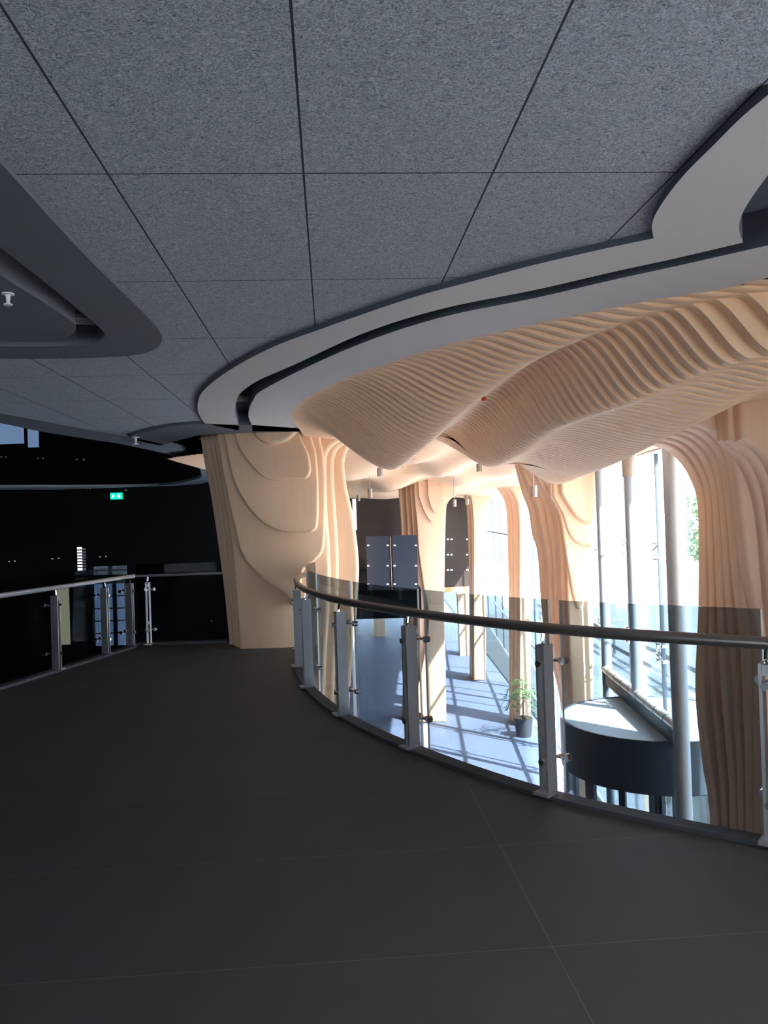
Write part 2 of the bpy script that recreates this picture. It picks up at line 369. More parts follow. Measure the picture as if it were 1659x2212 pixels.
# ---- undulating ceiling of stacked plywood laths
TB = {  # distance: (x, z) of bulkhead edge, first crest, hump, second crest, hump, third crest, rise, facade side
    3.4: [(2.75, 2.67), (3.0, 2.66), (3.1, 2.66), (3.35, 2.45), (3.45, 2.46), (3.6, 2.42), (3.7, 2.45), (3.9, 2.5)],
    4.24: [(1.37, 2.67), (1.57, 2.645), (1.70, 2.655), (2.02, 2.35), (2.12, 2.36), (2.40, 2.30), (3.0, 2.5), (3.9, 2.5)],
    4.7: [(.85, 2.67), (1.18, 2.585), (1.40, 2.65), (1.75, 2.30), (1.88, 2.315), (2.2, 2.25), (2.9, 2.48), (3.9, 2.5)],
    5.0: [(.55, 2.67), (.976, 2.54), (1.25, 2.64), (1.61, 2.25), (1.75, 2.27), (2.14, 2.20), (2.8, 2.45), (3.9, 2.5)],
    5.5: [(.18, 2.67), (.76, 2.45), (1.08, 2.62), (1.39, 2.21), (1.55, 2.24), (2.06, 2.13), (2.8, 2.42), (3.9, 2.5)],
    6.0: [(-.15, 2.67), (.55, 2.33), (.95, 2.56), (1.26, 2.18), (1.42, 2.21), (2.03, 2.08), (2.75, 2.4), (3.9, 2.45)],
    7.0: [(-.60, 2.67), (.25, 2.12), (.75, 2.45), (1.18, 2.09), (1.4, 2.14), (2.0, 1.99), (2.7, 2.35), (3.9, 2.4)],
    8.0: [(-.86, 2.67), (.08, 2.06), (.6, 2.42), (1.08, 2.06), (1.35, 2.1), (1.97, 1.93), (2.6, 2.3), (3.9, 2.3)],
    8.8: [(-.92, 2.66), (.02, 2.26), (.5, 2.47), (1.05, 2.22), (1.35, 2.2), (1.92, 1.90), (2.6, 2.3), (3.9, 2.3)],
    10.0: [(-.92, 2.62), (0, 2.55), (.5, 2.6), (1.0, 2.48), (1.3, 2.5), (1.95, 2.2), (2.6, 2.36), (3.9, 2.3)],
    12.0: [(-3.2, 2.60), (-.5, 2.66), (.5, 2.42), (1.2, 2.62), (1.6, 2.42), (2.2, 2.42), (2.7, 2.34), (3.9, 2.25)],
    15.0: [(-3.2, 2.60), (-.6, 2.36), (.5, 2.66), (1.1, 2.36), (1.8, 2.60), (2.4, 2.34), (2.9, 2.38), (3.9, 2.22)],
    18.0: [(-3.2, 2.60), (-.5, 2.54), (.2, 2.28), (1.2, 2.60), (1.8, 2.30), (2.4, 2.38), (2.9, 2.32), (3.9, 2.2)],
    22.0: [(-3.2, 2.45), (-.8, 2.40), (0, 2.32), (1.0, 2.40), (1.7, 2.36), (2.5, 2.32), (2.9, 2.28), (3.9, 2.2)],
    27.0: [(-3.2, 2.36), (-.8, 2.36), (.1, 2.30), (1.0, 2.33), (1.8, 2.30), (2.5, 2.28), (3.0, 2.2), (3.9, 2.1)],
    42.0: [(-3.2, 2.36), (-.8, 2.36), (.1, 2.30), (1.0, 2.33), (1.8, 2.30), (2.5, 2.28), (3.4, 2.2), (5.0, 2.1)],
}
TK = sorted(TB)
def knots(d):
    d = max(TK[0], min(TK[-1], d))
    for i in range(len(TK)-1):
        if TK[i] <= d <= TK[i+1]: break
    t = (d-TK[i])/(TK[i+1]-TK[i]); T = []
    P = [TB[TK[max(i-1, 0)]], TB[TK[i]], TB[TK[i+1]], TB[TK[min(i+2, len(TK)-1)]]]
    h0 = TK[i]-TK[max(i-1, 0)] or 1; h1 = TK[i+1]-TK[i]; h2 = (TK[min(i+2, len(TK)-1)]-TK[i+1]) or 1
    for k in range(8):
        r = []
        for c in (0, 1):
            a, b, e, f = [P[q][k][c] for q in range(4)]
            m0 = ((b-a)/h0*h1 + (e-b))/2; m1 = ((e-b) + (f-e)/h2*h1)/2
            m0 = max(-abs(e-b)*2, min(abs(e-b)*2, m0)); m1 = max(-abs(e-b)*2, min(abs(e-b)*2, m1))
            r.append((2*t**3-3*t*t+1)*b + (t**3-2*t*t+t)*m0 + (-2*t**3+3*t*t)*e + (t**3-t*t)*m1)
        T.append(r)
    return T
def zceil(x, d, K=None):
    K = K or knots(d)
    if x <= K[0][0]: return K[0][1]
    for a, b in zip(K[:-1], K[1:]):
        if x <= b[0]:
            t = (x-a[0])/max(1e-4, b[0]-a[0]); s = t*t*(3-2*t); s = .8*s+.2*t
            return a[1]+(b[1]-a[1])*s
    return K[-1][1]
wc = MB(); d = 3.42; LT = .082; rows = []
while d < 27.2:
    K = knots(d+LT/2); x0 = K[0][0]-.03; x1 = 3.95 if d < 8 else XF(d)+.34
    if 9.98 < d < 10.75: x0 = min(x0, -.9)
    N = 150; g = .007 if d < 6.5 else (.004 if d < 12 else .005)
    xs = [x0+(x1-x0)*(k/N)**1.0 for k in range(N+1)]
    zs = [zceil(x, d, K) + .01*math.sin(x*2.1+d*.9)*(1 if d > 9 else .3) for x in xs]
    for yy, dz in ((d, g), (d+.008, g*.3), (d+.022, 0), (d+LT-.022, 0), (d+LT-.008, g*.3), (d+LT-.001, g)):
        rows.append([(x, yy, z+dz) for x, z in zip(xs, zs)])
    d += LT
vs = [v for r in rows for v in r]; n = 151
wc.add(vs, [(i*n+k, i*n+k+1, (i+1)*n+k+1, (i+1)*n+k) for i in range(len(rows)-1) for k in range(n-1)])
def build_open(mb, name, mat, smooth):
    me = bpy.data.meshes.new(name); me.from_pydata(mb.v, [], mb.f); me.update(); me.materials.append(mat)
    if smooth:
        for p in me.polygons: p.use_smooth = True
        me.set_sharp_from_angle(angle=math.radians(38))
    o = bpy.data.objects.new(name, me); COL.objects.link(o); return o
tag(build_open(wc, 'ceiling', M['wood'], True), None, None, None, 'structure')
# solid deck above the laths keeps the daylight out
struct(MB().plate([(3.9, 1.0), (3.9, 7.5), (5.3, 42), (-3.3, 42), (-3.3, 10.7), (-.6, 10.0), (-.4, 7.5), (1.0, 5.5), (3.0, 3.6)], [], 2.9, 3.0), 'ceiling', M['blackm'])
struct(MB().box((5.0, 19, ZG+.0), (0.01, .01, .01)), 'trim_11', M['slab']) if False else None

# ---- far mezzanine: dark glazing over an orange edge
farwin = struct(MB().box((.35, 27.0, .80), (5.2, .12, 3.1)), 'window_1', M['darkg'])
struct(MB().box((.35, 28.0, -.83), (5.4, 2.2, .16)), 'trim_11', M['orange'])
# ================================================================== WOODEN COLUMNS
def layered(name, label, layers, mat, zmin=None, group=None):
    """stack of plywood boards; every board = outline seen at its own distance, with a rounded front arris"""
    mb = MB()
    for (d0, th, pts) in layers:
        P = catmull([Pd(x, y, d0) for x, y in pts], 5, True) if len(pts) > 4 else [Pd(x, y, d0) for x, y in pts]
        if zmin is not None: P = [Vector((p.x, p.y, max(p.z, zmin))) for p in P]
        mb.prism(P, (0, th, 0))
    o = mb.build(name, mat)
    return tag(o, label, 'column', group)
def s5(pts): return [(400+x/3.456, 780+y/3.456) for x, y in pts]
def poly(d0, th, left, right, top=None, bot=None):
    return (d0, th, left, right)
BW = .045
def board(mb, d0, th, left, right, zmin):
    """board between a left edge and a right edge (both top to bottom)"""
    L = catmull([Pd(x, y, d0) for x, y in left], 6); R = catmull([Pd(x, y, d0) for x, y in right], 6)
    def cut(l):
        o = []
        for p in l:
            if p.z <= zmin+.01:
                q = o[-1]; t = (q.z-zmin)/max(1e-6, q.z-p.z); o.append(Vector((q.x+(p.x-q.x)*t, d0, zmin))); return o
            o.append(p)
        o.append(Vector((o[-1].x, d0, zmin))); return o
    L, R = cut(L), cut(R)
    top = 2.78
    P = [Vector((L[0].x, d0, top))] + L + list(reversed(R)) + [Vector((R[0].x, d0, top))]
    Q = [P[0]]
    for p in P[1:]:
        if (p-Q[-1]).length > 1e-4: Q.append(p)
    mb.board(Q, th, BW)
big = MB(); BW = .06; CW = .06
def cap(mb, d0, th, pts):
    P = catmull([Pd(x, y, d0) for x, y in s5(pts)], 6)
    P = [Vector((P[0].x, d0, 2.78))] + P + [Vector((P[-1].x, d0, 2.78))]
    mb.board(P, th+.02, CW)
cap(big, 9.62, .13, [(505, 525), (530, 570), (580, 605), (650, 618), (740, 600), (800, 560), (835, 520)])
CW = .035
cap(big, 9.72, .13, [(365, 525), (390, 620), (430, 700), (490, 780), (560, 850), (620, 880), (700, 890), (770, 880), (850, 880), (905, 872), (935, 820), (925, 720), (900, 650), (865, 580), (845, 520)])
cap(big, 9.82, .13, [(280, 530), (310, 680), (350, 860), (400, 980), (470, 1090), (560, 1190), (650, 1250), (740, 1275), (900, 1282), (960, 1265), (988, 1200), (990, 900), (975, 700), (950, 600), (920, 500)])
CW = .04
cap(big, 9.93, .15, [(235, 535), (270, 800), (320, 1050), (370, 1260), (400, 1390), (450, 1490), (540, 1590), (620, 1660), (700, 1710), (760, 1760), (800, 1830), (850, 1750), (868, 1620), (885, 1556), (940, 1515), (1020, 1430), (1040, 1300), (1045, 900), (1030, 700), (1010, 600), (1000, 500)])
RR = [(1330, 600), (1225, 640), (1190, 720), (1185, 800), (1205, 950), (1245, 1120), (1280, 1350), (1295, 1550), (1285, 1750), (1265, 2050), (1240, 2300), (1215, 2700)]
RM = [(1240, 590), (1150, 640), (1110, 720), (1105, 860), (1120, 1100), (1140, 1400), (1140, 1700), (1120, 2200), (1100, 2700)]
RN = [(1160, 590), (1080, 650), (1050, 760), (1055, 1100), (1075, 1400), (1080, 1700), (1050, 2200), (1030, 2700)]
LL = [[(200, 530), (225, 700), (268, 950), (330, 1300), (355, 1560), (378, 1850), (400, 2150)],
      [(168, 540), (200, 740), (245, 980), (300, 1330), (340, 1700), (375, 2150)],
      [(138, 555), (165, 740), (215, 1000), (270, 1360), (318, 1750), (355, 2140)],
      [(108, 560), (135, 740), (185, 1000), (240, 1360), (290, 1750), (325, 2120)]]
for i, l in enumerate(LL):
    R_ = [RN, RM, RR, RR][i]
    board(big, 10.06+i*.14, .145, s5(l), s5(R_), 0.0 if i < 0 else ZG)
for i in range(3):
    board(big, 10.62+i*.14, .145, s5([(x+18*i, y) for x, y in LL[3]]), s5([(x-14-22*i, y) for x, y in RR]), ZG)
tag(big.build('wooden_column', M['wood2'], None, True), 'massive layered plywood column rising beside the end of the curved balustrade', 'column')

BW = .045
def trunk(deep, front, right, d0, dstep, n, caps=(), zmin=ZG):
    mb = MB()
    for i in range(n):
        t = i/(n-1)
        t2 = t + .06*math.sin(i*2.1)*(1 if 0 < i < n-1 else 0)
        L = [((1-t2)*f[0]+t2*q[0], (1-t2)*f[1]+t2*q[1]) for f, q in zip(front, deep)]
        board(mb, d0+i*dstep, dstep*1.02, L, [(x-2*i, y) for x, y in right], zmin)
    for (dd, th, pts) in caps:
        P = catmull([Pd(x, y, dd) for x, y in pts], 6); P = [Vector((P[0].x, dd, 2.78))] + P + [Vector((P[-1].x, dd, 2.78))]
        mb.board(P, th, .05)
    return mb
t1 = trunk([(1385, 958), (1440, 966), (1472, 988), (1500, 1028), (1518, 1085), (1521, 1200), (1520, 1330), (1514, 1500), (1528, 1650), (1548, 1810), (1560, 2300)],
           [(1440, 915), (1500, 915), (1545, 932), (1575, 970), (1590, 1030), (1602, 1120), (1614, 1230), (1635, 1350), (1642, 1500), (1645, 1700), (1648, 2300)],
           [(1900, 900), (1900, 1500), (1900, 2300)], 6.5, .13, 9,
           [(6.40, .1, [(1560, 950), (1595, 985), (1620, 1030), (1640, 1100), (1652, 1200), (1665, 1350), (1690, 1480), (1760, 1500), (1800, 900)]),
            (6.30, .1, [(1575, 950), (1620, 985), (1645, 1025), (1662, 1080), (1680, 1200), (1720, 1300), (1760, 1320), (1800, 900)]),
            (6.20, .1, [(1600, 950), (1640, 975), (1665, 1010), (1690, 1080), (1720, 1180), (1760, 1200), (1800, 900)])])
tag(t1.build('wooden_column', M['wood2'], None, True), 'tall ridged plywood column at the right edge beside the revolving door', 'column')
t2 = trunk([(1112, 990), (1124, 1040), (1134, 1072), (1145, 1102), (1152, 1150), (1165, 1200), (1172, 1300), (1182, 1390), (1200, 1455), (1213, 1515), (1220, 1600), (1222, 1800)],
           [(1150, 990), (1178, 1040), (1200, 1070), (1212, 1098), (1220, 1135), (1224, 1200), (1226, 1300), (1229, 1390), (1232, 1455), (1234, 1515), (1235, 1600), (1236, 1800)],
           [(1300, 1035), (1290, 1100), (1285, 1200), (1282, 1500), (1280, 1800)], 12.3, .14, 7,
           [(12.2, .1, [(1195, 1072), (1215, 1110), (1228, 1150), (1245, 1172), (1268, 1180), (1284, 1170), (1290, 1050)]),
            (12.1, .1, [(1212, 1065), (1230, 1095), (1250, 1120), (1272, 1130), (1286, 1120), (1292, 1050)]),
            (12.25, .1, [(1188, 1072), (1208, 1110), (1220, 1180), (1228, 1230), (1236, 1280), (1248, 1315), (1262, 1300), (1275, 1200), (1290, 1050)])])
tag(t2.build('wooden_column', M['wood2'], None, True), 'ridged plywood column behind the revolving door canopy, second back along the glass facade', 'column')
def gen(px0, px1, pxr, d0, base):
    s = 13.0/d0
    deep = [(px0-60*s, 1036), (px0-30*s, 1058), (px0-10*s, 1082), (px0-2, 1108), (px0, 1160), (px0+3, 1300), (px0+4, base), (px0+4, base+80)]
    front = [(px1-60*s, 1034), (px1-28*s, 1056), (px1-9*s, 1080), (px1-2, 1106), (px1, 1150), (px1, 1300), (px1, base), (px1, base+80)]
    right = [(pxr+60*s, 1034), (pxr+28*s, 1062), (pxr+10*s, 1088), (pxr, 1120), (pxr-2, 1200), (pxr-3, 1300), (pxr-3, base), (pxr-3, base+80)]
    return deep, front, right
dp, fr_, rt = gen(1098, 1122, 1150, 19.3, 1560)
tag(trunk(dp, fr_, rt, 19.2, .16, 5).build('wooden_column', M['wood2'], None, True), 'slender plywood column with the potted palm at its foot, third back along the glass facade', 'column')
dp, fr_, rt = gen(1012, 1023, 1053, 24.8, 1470)
tag(trunk(dp, fr_, rt, 24.8, .2, 4).build('wooden_column', M['wood2'], None, True), 'short looking plywood column furthest back along the glass facade', 'column')
mm = MB()
Mr = [(985, 1070), (968, 1085), (963, 1120), (960, 1300), (963, 1450), (964, 1560), (964, 1700)]
for i, l in enumerate([[(895, 1080), (900, 1130), (904, 1190), (915, 1270), (925, 1330), (915, 1420), (898, 1500), (886, 1560), (886, 1700)],
                       [(886, 1080), (890, 1130), (893, 1190), (896, 1270), (900, 1330), (893, 1420), (885, 1500), (880, 1560), (880, 1700)],
                       [(876, 1080), (879, 1130), (881, 1190), (884, 1270), (885, 1330), (881, 1420), (877, 1500), (874, 1560), (874, 1700)],
                       [(862, 1076), (866, 1130), (868, 1190), (872, 1270), (872, 1330), (872, 1420), (870, 1500), (868, 1560), (868, 1700)]]):
    board(mm, 19.9+i*.2, .205, l, [(x-1.5*i, y) for x, y in Mr], ZG)
for dd, pts in ((19.8, [(905, 1070), (915, 1100), (930, 1125), (945, 1128), (958, 1115), (963, 1070)]), (19.7, [(925, 1070), (932, 1095), (942, 1108), (952, 1095), (958, 1070)])):
    P = catmull([Pd(x, y, dd) for x, y in pts], 6); mm.prism([Vector((P[0].x, dd, 2.6))]+P+[Vector((P[-1].x, dd, 2.6))], (0, .1, 0))
tag(mm.build('wooden_column', M['wood2'], None, True), 'freestanding pale plywood column in the middle of the lower hall', 'column')
# two grey legs far back on the ground floor
for nm, (xa, xb, dd, zt) in {'a': (806, 830, 35.0, -.8), 'b': (990, 1021, 29.4, -.8)}.items():
    p = Pd(xa, 1300, dd); q = Pd(xb, 1300, dd)
    mb = MB(); w = q.x-p.x
    prof = [(p.x-.25*w, zt), (p.x-.05*w, zt-.5), (p.x, zt-1.1), (p.x, ZG), (q.x, ZG), (q.x, zt-1.1), (q.x+.05*w, zt-.5), (q.x+.25*w, zt)]
    mb.prism([Vector((x, dd, z)) for x, z in prof], (0, .5, 0))
    tag(mb.build('wooden_column', M['wood2']), 'shaded slab leg under the far mezzanine, ' + ('left of the freestanding column' if nm == 'a' else 'right of the freestanding column'), 'column')

# ================================================================== CURVED BALUSTRADE
def build_balustrade(name, label, curve, posts, zg0, smoked=False, closed_end=True, out=1):
    root = empty(name, label, 'balustrade')
    MB().tube([Vector((p.x, p.y, .93)) for p in curve], .030, 14).build('handrail', M['rail'], root, True)
    return root
bal = build_balustrade('glass_balustrade', 'curved glass balustrade with steel posts in front of the bright hall', rail_c[6:], None, 0)
def curve_at(px_, py_):
    return min(range(len(rail_c)), key=lambda i: (rail_c[i]-Vector((px_, py_, 0))).length)
def make_post(parent, p, t, nrm, thick=.014, w=.085, h=.84):
    """two steel blades, foot plate, curved arm up to the handrail, two clamps reaching to the glass"""
    ang = math.atan2(t.y, t.x)
    m1 = MB()
    for s in (-1, 1):
        c = p + t*s*.022
        m1.box((c.x, c.y, h/2), (thick, w, h), ang)
    m1.box((p.x, p.y, h-.03), (.035, w*.8, .05), ang); m1.box((p.x, p.y, .3), (.035, w*.5, .04), ang)
    post = m1.build('post', M['steel'], parent)
    MB().box((p.x-nrm.x*.03, p.y-nrm.y*.03, .027), (.10, .10, .014), ang).build('foot_plate', M['steel'], post)
    a = p - nrm*.01
    MB().tube(catmull([Vector((p.x, p.y, h-.05)), Vector((a.x, a.y, h)), Vector((p.x, p.y, .91))], 4), .011, 8).build('bracket', M['chrome'], post, True)
    for z in (.20, .74):
        mb = MB(); g = p+nrm*.105
        mb.tube([Vector((*(p-nrm*.06).xy, z)), Vector((*(g+nrm*.03).xy, z))], .010, 8)
        for s in (-1, 1):
            q = g+t*s*.055
            mb.tube([Vector((*(g-nrm*.02).xy, z)), Vector((*(q-nrm*.012).xy, z))], .008, 8)
            mb.tube([Vector((*(q-nrm*.018).xy, z)), Vector((*(q+nrm*.018).xy, z))], .022, 12)
        mb.tube([Vector((*(p-nrm*.065).xy, z)), Vector((*(p-nrm*.045).xy, z))], .018, 10)
        mb.build('clamp', M['chrome'], post, True)
    return post
post_xy = [(2.72, 3.02), (1.74, 3.68), (.86, 4.42), (.14, 5.40), (-.38, 6.38), (-.76, 7.49), (-.97, 8.60)]
idx = []
for x, y in post_xy:
    i = curve_at(x, y); idx.append(i)
    t = (rail_c[i+1]-rail_c[i-1]).normalized(); nrm = Vector((t.y, -t.x, 0))
    if x < 2.5: make_post(bal, rail_c[i], t, nrm)
idx.append(len(rail_c)-2)
gl = offset(rail_c, .105); gl2 = offset(rail_c, .117)
def pane(parent, A, B, z0, z1, mat):
    mb = MB(); n_ = len(A)
    vs = [Vector((p.x, p.y, z)) for z in (z0, z1) for l in (A, B) for p in l]
    f = []
    for k in range(n_-1):
        f += [(k, k+1, 2*n_+k+1, 2*n_+k), (n_+k, 3*n_+k, 3*n_+k+1, n_+k+1), (2*n_+k, 2*n_+k+1, 3*n_+k+1, 3*n_+k), (k, n_+k, n_+k+1, k+1)]
    f += [(0, 2*n_, 3*n_, n_), (n_-1, 2*n_-1, 4*n_-1, 3*n_-1)]
    mb.add(vs, f); return mb.build('glass_panel', mat, parent)
for a, b in zip(idx[:-1], idx[1:]):
    A = catmull(gl[a:b+1], 3); B = catmull(gl2[a:b+1], 3)
    gp = pane(bal, A[1:-1], B[1:-1], -.10, 1.075, M['bglass'])
    for k in (1, -2):
        e = MB(); c = (A[k]+B[k])/2; e.box((c.x, c.y, .487), (.005, .013, 1.175), math.atan2((A[k]-A[k-1]).y, (A[k]-A[k-1]).x))
        e.build('polished_edge', M['white'], gp)
# ---- left balustrade
lb = empty('glass_balustrade', 'straight dark glass balustrade with steel posts at the left void', 'balustrade')
L0, L1, L2 = Vector((-3.36, 10.62, 0)), Vector((-3.93+.05, 8.0, 0)), Vector((-5.05, 2.5, 0))
MB().tube([Vector((p.x, p.y, .93)) for p in (L0, L1, L2)], .027, 10).build('handrail', M['steel'], lb, True)
MB().tube([Vector((-3.36, 10.62, .93)), Vector((-2.1, 10.62, .93))], .016, 8).build('handrail', M['steel'], lb, True)
for d_ in (10.5, 9.9, 8.9, 7.8, 6.7):
    t_ = (d_-8)/(2.62); p = L1.lerp(L0, t_) if d_ >= 8 else L1.lerp(L2, (8-d_)/5.5)
    t = (L0-L1).normalized(); make_post(lb, p, t, Vector((-t.y, t.x, 0)))
make_post(lb, Vector((-3.18, 10.62, 0)), Vector((1, 0, 0)), Vector((0, 1, 0)), w=.04)
def flat_pane(parent, a, b, mat, off):
    t = (b-a).normalized(); nrm = Vector((-t.y, t.x, 0))*off
    A = [a+nrm, b+nrm]; B = [a+nrm*1.12, b+nrm*1.12]; return pane(parent, A, B, .04, 1.075, mat)
ps = [L1.lerp(L0, (d_-8)/2.62) for d_ in (10.6, 9.92, 8.92)] + [L1.lerp(L2, (8-d_)/5.5) for d_ in (7.8, 6.7, 5.6)]
for a, b in zip(ps[:-1], ps[1:]):
    u = (b-a).normalized()*.006; flat_pane(lb, a+u, b-u, M['dglass'], -.1)
flat_pane(lb, Vector((-3.36, 10.62, 0)), Vector((-2.1, 10.62, 0)), M['dglass'], .1)

# ================================================================== FACADE
fa = lambda d, off=0: Vector((XF(d)+off, d, 0))
cols = [(8.55, ZG, .088), (10.25, -.82, .075), (11.95, ZG, .075), (15.2, ZG, .075), (17.4, ZG, .075), (21.5, ZG, .075), (23.6, ZG, .075)]
lab = ['thick grey steel tube column passing in front of the revolving door canopy', 'grey steel tube column standing on the crossbar above the revolving door',
       'grey steel tube column behind the far side of the revolving door', 'thin steel tube column in the bay behind the second ridged wooden column', 'thin steel tube column just before the wooden column with the palm',
       'thin steel tube column just behind the wooden column with the palm', 'thin steel tube column beside the furthest wooden column']
for (d_, z0, r), l in zip(cols, lab):
    c = fa(d_)
    root = empty('steel_column', l, 'column', 'steel columns along the facade', (c.x, c.y, z0))
    MB().tube([(0, 0, 0), (0, 0, 2.55-z0)], r, 20).build('shaft', M['tube'], root, True, loc=(0, 0, 0))
    if r == .075 and d_ == 10.25: MB().tube([(0, 0, 2.02-z0), (0, 0, 2.3-z0)], r*1.25, 20).build('collar', M['lamp'], root, True, loc=(0, 0, 0))
# crossbar over the door
cb = empty('door_crossbar', 'steel crossbar with pale tube above the revolving door canopy', 'beam')
a, b = fa(8.55), fa(12.0)
MB().tube([Vector((a.x-.02, a.y, -.77)), Vector((b.x-.02, b.y, -.77))], .062, 14).build('tube', M['tubel'], cb, True)
ang = math.atan2((b-a).y, (b-a).x)
MB().box(((a.x+b.x)/2, (a.y+b.y)/2, -.905), ((b-a).length, .10, .15), ang).build('beam', M['drum'], cb)
for k in range(1, 9):
    c = a.lerp(b, k/9); MB().tube([Vector((c.x-.02, c.y-.006, -.77)), Vector((c.x-.02, c.y+.006, -.77))], .065, 14).build('joint_ring', M['drum'], cb)
# glazing
wb = [7.9, 10.2, 11.8, 13.5, 15.2, 16.9, 18.6, 20.3, 22.0, 23.7, 25.4, 28, 31, 34, 38, 42]
fit_n = 0
for k, (d0, d1) in enumerate(zip(wb[:-1], wb[1:])):
    a, b = fa(d0+.012, .33), fa(d1-.012, .33); ang = math.atan2((b-a).y, (b-a).x)
    z0 = ZG
    w = struct(MB().box(((a.x+b.x)/2, (a.y+b.y)/2, (z0+2.4)/2), ((b-a).length, .012, 2.4-z0), ang), 'window_%d' % (k+2), M['fglass'])
    mu = MB(); c = fa(d1, .33); mu.box((c.x, c.y, (z0+2.4)/2), (.028, .045, 2.4-z0), ang)
    mu.build('joint', M['drum'], w)
    if k < 8:
        for z in (-2.3, -.25, 1.05):
            sp = MB(); 
            for sy in (-1, 1):
                for sz in (-1, 1):
                    e = Vector((c.x-.03, c.y+sy*.10, z+sz*.10))
                    sp.tube([Vector((c.x-.10, c.y, z)), e], .009, 6); sp.tube([e+Vector((-.02, 0, 0)), e+Vector((.035, 0, 0))], .022, 10)
            sp.tube([Vector((c.x-.33, c.y, z)), Vector((c.x-.08, c.y, z))], .012, 8)
            sp.build('spider_fitting', M['chrome'], w)
# sill rails across the bays (cast the long bars of shade on the hall floor)
for z, nm in ((-.35, 'trim_12'), (.95, 'trim_13'), (-2.0, 'trim_14')):
    a, b = fa(12.1, .24), fa(40, .24); ang = math.atan2((b-a).y, (b-a).x)
    struct(MB().box(((a.x+b.x)/2, (a.y+b.y)/2, z), ((b-a).length, .05, .06), ang), nm, M['tube'])
# end glazing of the ground floor
for k, (x0, x1) in enumerate(((-2.2, 0), (0, 2.2), (2.2, 4.9))):
    w = struct(MB().box(((x0+x1)/2, 41.8, -2.15), (x1-x0-.1, .02, 2.7)), 'window_%d' % (k+20), M['fglass'])
    MB().box((x1, 41.8, -2.15), (.1, .1, 2.7)).build('joint', M['tube'], w)
struct(MB().box((1.3, 41.9, 2.9), (7.4, .2, 7.4)), 'wall_end', M['blackm'])

# ================================================================== REVOLVING DOOR
DC = Vector((3.28, 9.95, 0)); DR = 1.15
rv = empty('revolving_door', 'dark revolving entrance door with a round grey canopy below the balustrade', 'door', loc=(DC.x, DC.y, ZG))
def ring(r0, r1, z0, z1, a0=0, a1=2*math.pi, n=64):
    mb = MB(); full = abs(a1-a0-2*math.pi) < 1e-6; m_ = n if full else n+1
    A = [a0+(a1-a0)*k/n for k in range(m_)]
    vs = [(DC.x+r*math.cos(q), DC.y+r*math.sin(q), z) for (r, z) in ((r0, z0), (r1, z0), (r1, z1), (r0, z1)) for q in A]
    f = []
    for k in range(n):
        j = (k+1) % m_
        for s in range(4): f.append((s*m_+k, s*m_+j, ((s+1) % 4)*m_+j, ((s+1) % 4)*m_+k))
    if not full: f += [(0, m_, 2*m_, 3*m_), (m_-1, 2*m_-1, 3*m_-1, 4*m_-1)]
    return mb.add(vs, f)
OFF = Vector((DC.x, DC.y, ZG))
def rb(mb, name, mat, par=None, sm=False):
    mb.v = [tuple(Vector(v)-OFF) for v in mb.v]; return mb.build(name, mat, par or rv, sm, loc=(0, 0, 0))
rb(ring(.02, DR-.02, -1.05, -1.0), 'canopy_top', M['drumtop'])
rb(ring(DR-.03, DR, -1.58, -.99), 'canopy_fascia', M['drum'], sm=True)
rb(ring(.02, DR-.03, -1.6, -1.56), 'canopy_soffit', M['drum'])
for q in (140, 175, 210, 232, 262, 292, 325, 0, 35, 70, 105):
    qa = math.radians(q); mb = MB().box((DC.x+(DR-.05)*math.cos(qa), DC.y+(DR-.05)*math.sin(qa), (ZG-1.58)/2), (.05, .075 if q not in (175, 210) else .13, -1.58-ZG), qa)
    rb(mb, 'post', M['drum'])
for a0, a1 in ((140, 232), (262, 360)):
    rb(ring(DR-.045, DR-.035, ZG, -1.58, math.radians(a0), math.radians(a1), 20), 'curved_glass', M['fglass'])
rb(MB().tube([(DC.x, DC.y, ZG), (DC.x, DC.y, -1.58)], .05, 14), 'center_shaft', M['drum'], sm=True)
for q in (20, 110, 200, 290):
    qa = math.radians(q); u = Vector((math.cos(qa), math.sin(qa), 0)); c = DC+u*.53
    wing = rb(MB().box((c.x, c.y, (ZG-1.58)/2), (.98, .012, -1.62-ZG), qa), 'wing', M['fglass'])
    fr = MB()
    for r in (.08, 1.0): fr.box((DC.x+u.x*r, DC.y+u.y*r, (ZG-1.6)/2), (.06, .04, -1.62-ZG), qa)
    for z in (-1.64, ZG+.05, -2.5): fr.box((c.x, c.y, z), (.94, .035, .06), qa)
    rb(fr, 'wing_frame', M['drum'], wing)

# bracket plate with a hole on the first glass joint
bp = MB(); P0 = Pd(1478, 1219, 9.6)
ringp = [(.07, -.07), (.07, .07), (-.07, .07), (-.07, -.07)]
for s in range(4):
    x0, z0 = ringp[s]; x1, z1 = ringp[(s+1) % 4]
n_ = 16
o_ = [Vector((P0.x+.10*max(-1, min(1, 1.3*math.cos(2*math.pi*k/n_))), P0.y, P0.z+.10*max(-1, min(1, 1.3*math.sin(2*math.pi*k/n_))))) for k in range(n_)]
i_ = [Vector((P0.x+.035*math.cos(2*math.pi*k/n_), P0.y, P0.z+.035*math.sin(2*math.pi*k/n_))) for k in range(n_)]
bp.add(o_+i_+[v+Vector((0, .02, 0)) for v in o_+i_], [(k, (k+1) % n_, n_+(k+1) % n_, n_+k) for k in range(n_)] + [(2*n_+k, 2*n_+(k+1) % n_, 3*n_+(k+1) % n_, 3*n_+k) for k in range(n_)] + [(k, (k+1) % n_, 2*n_+(k+1) % n_, 2*n_+k) for k in range(n_)] + [(n_+k, n_+(k+1) % n_, 3*n_+(k+1) % n_, 3*n_+k) for k in range(n_)])
bp.tube([Vector((P0.x-.3, P0.y-.3, P0.z)), Vector((P0.x-.08, P0.y+.01, P0.z))], .014, 8)
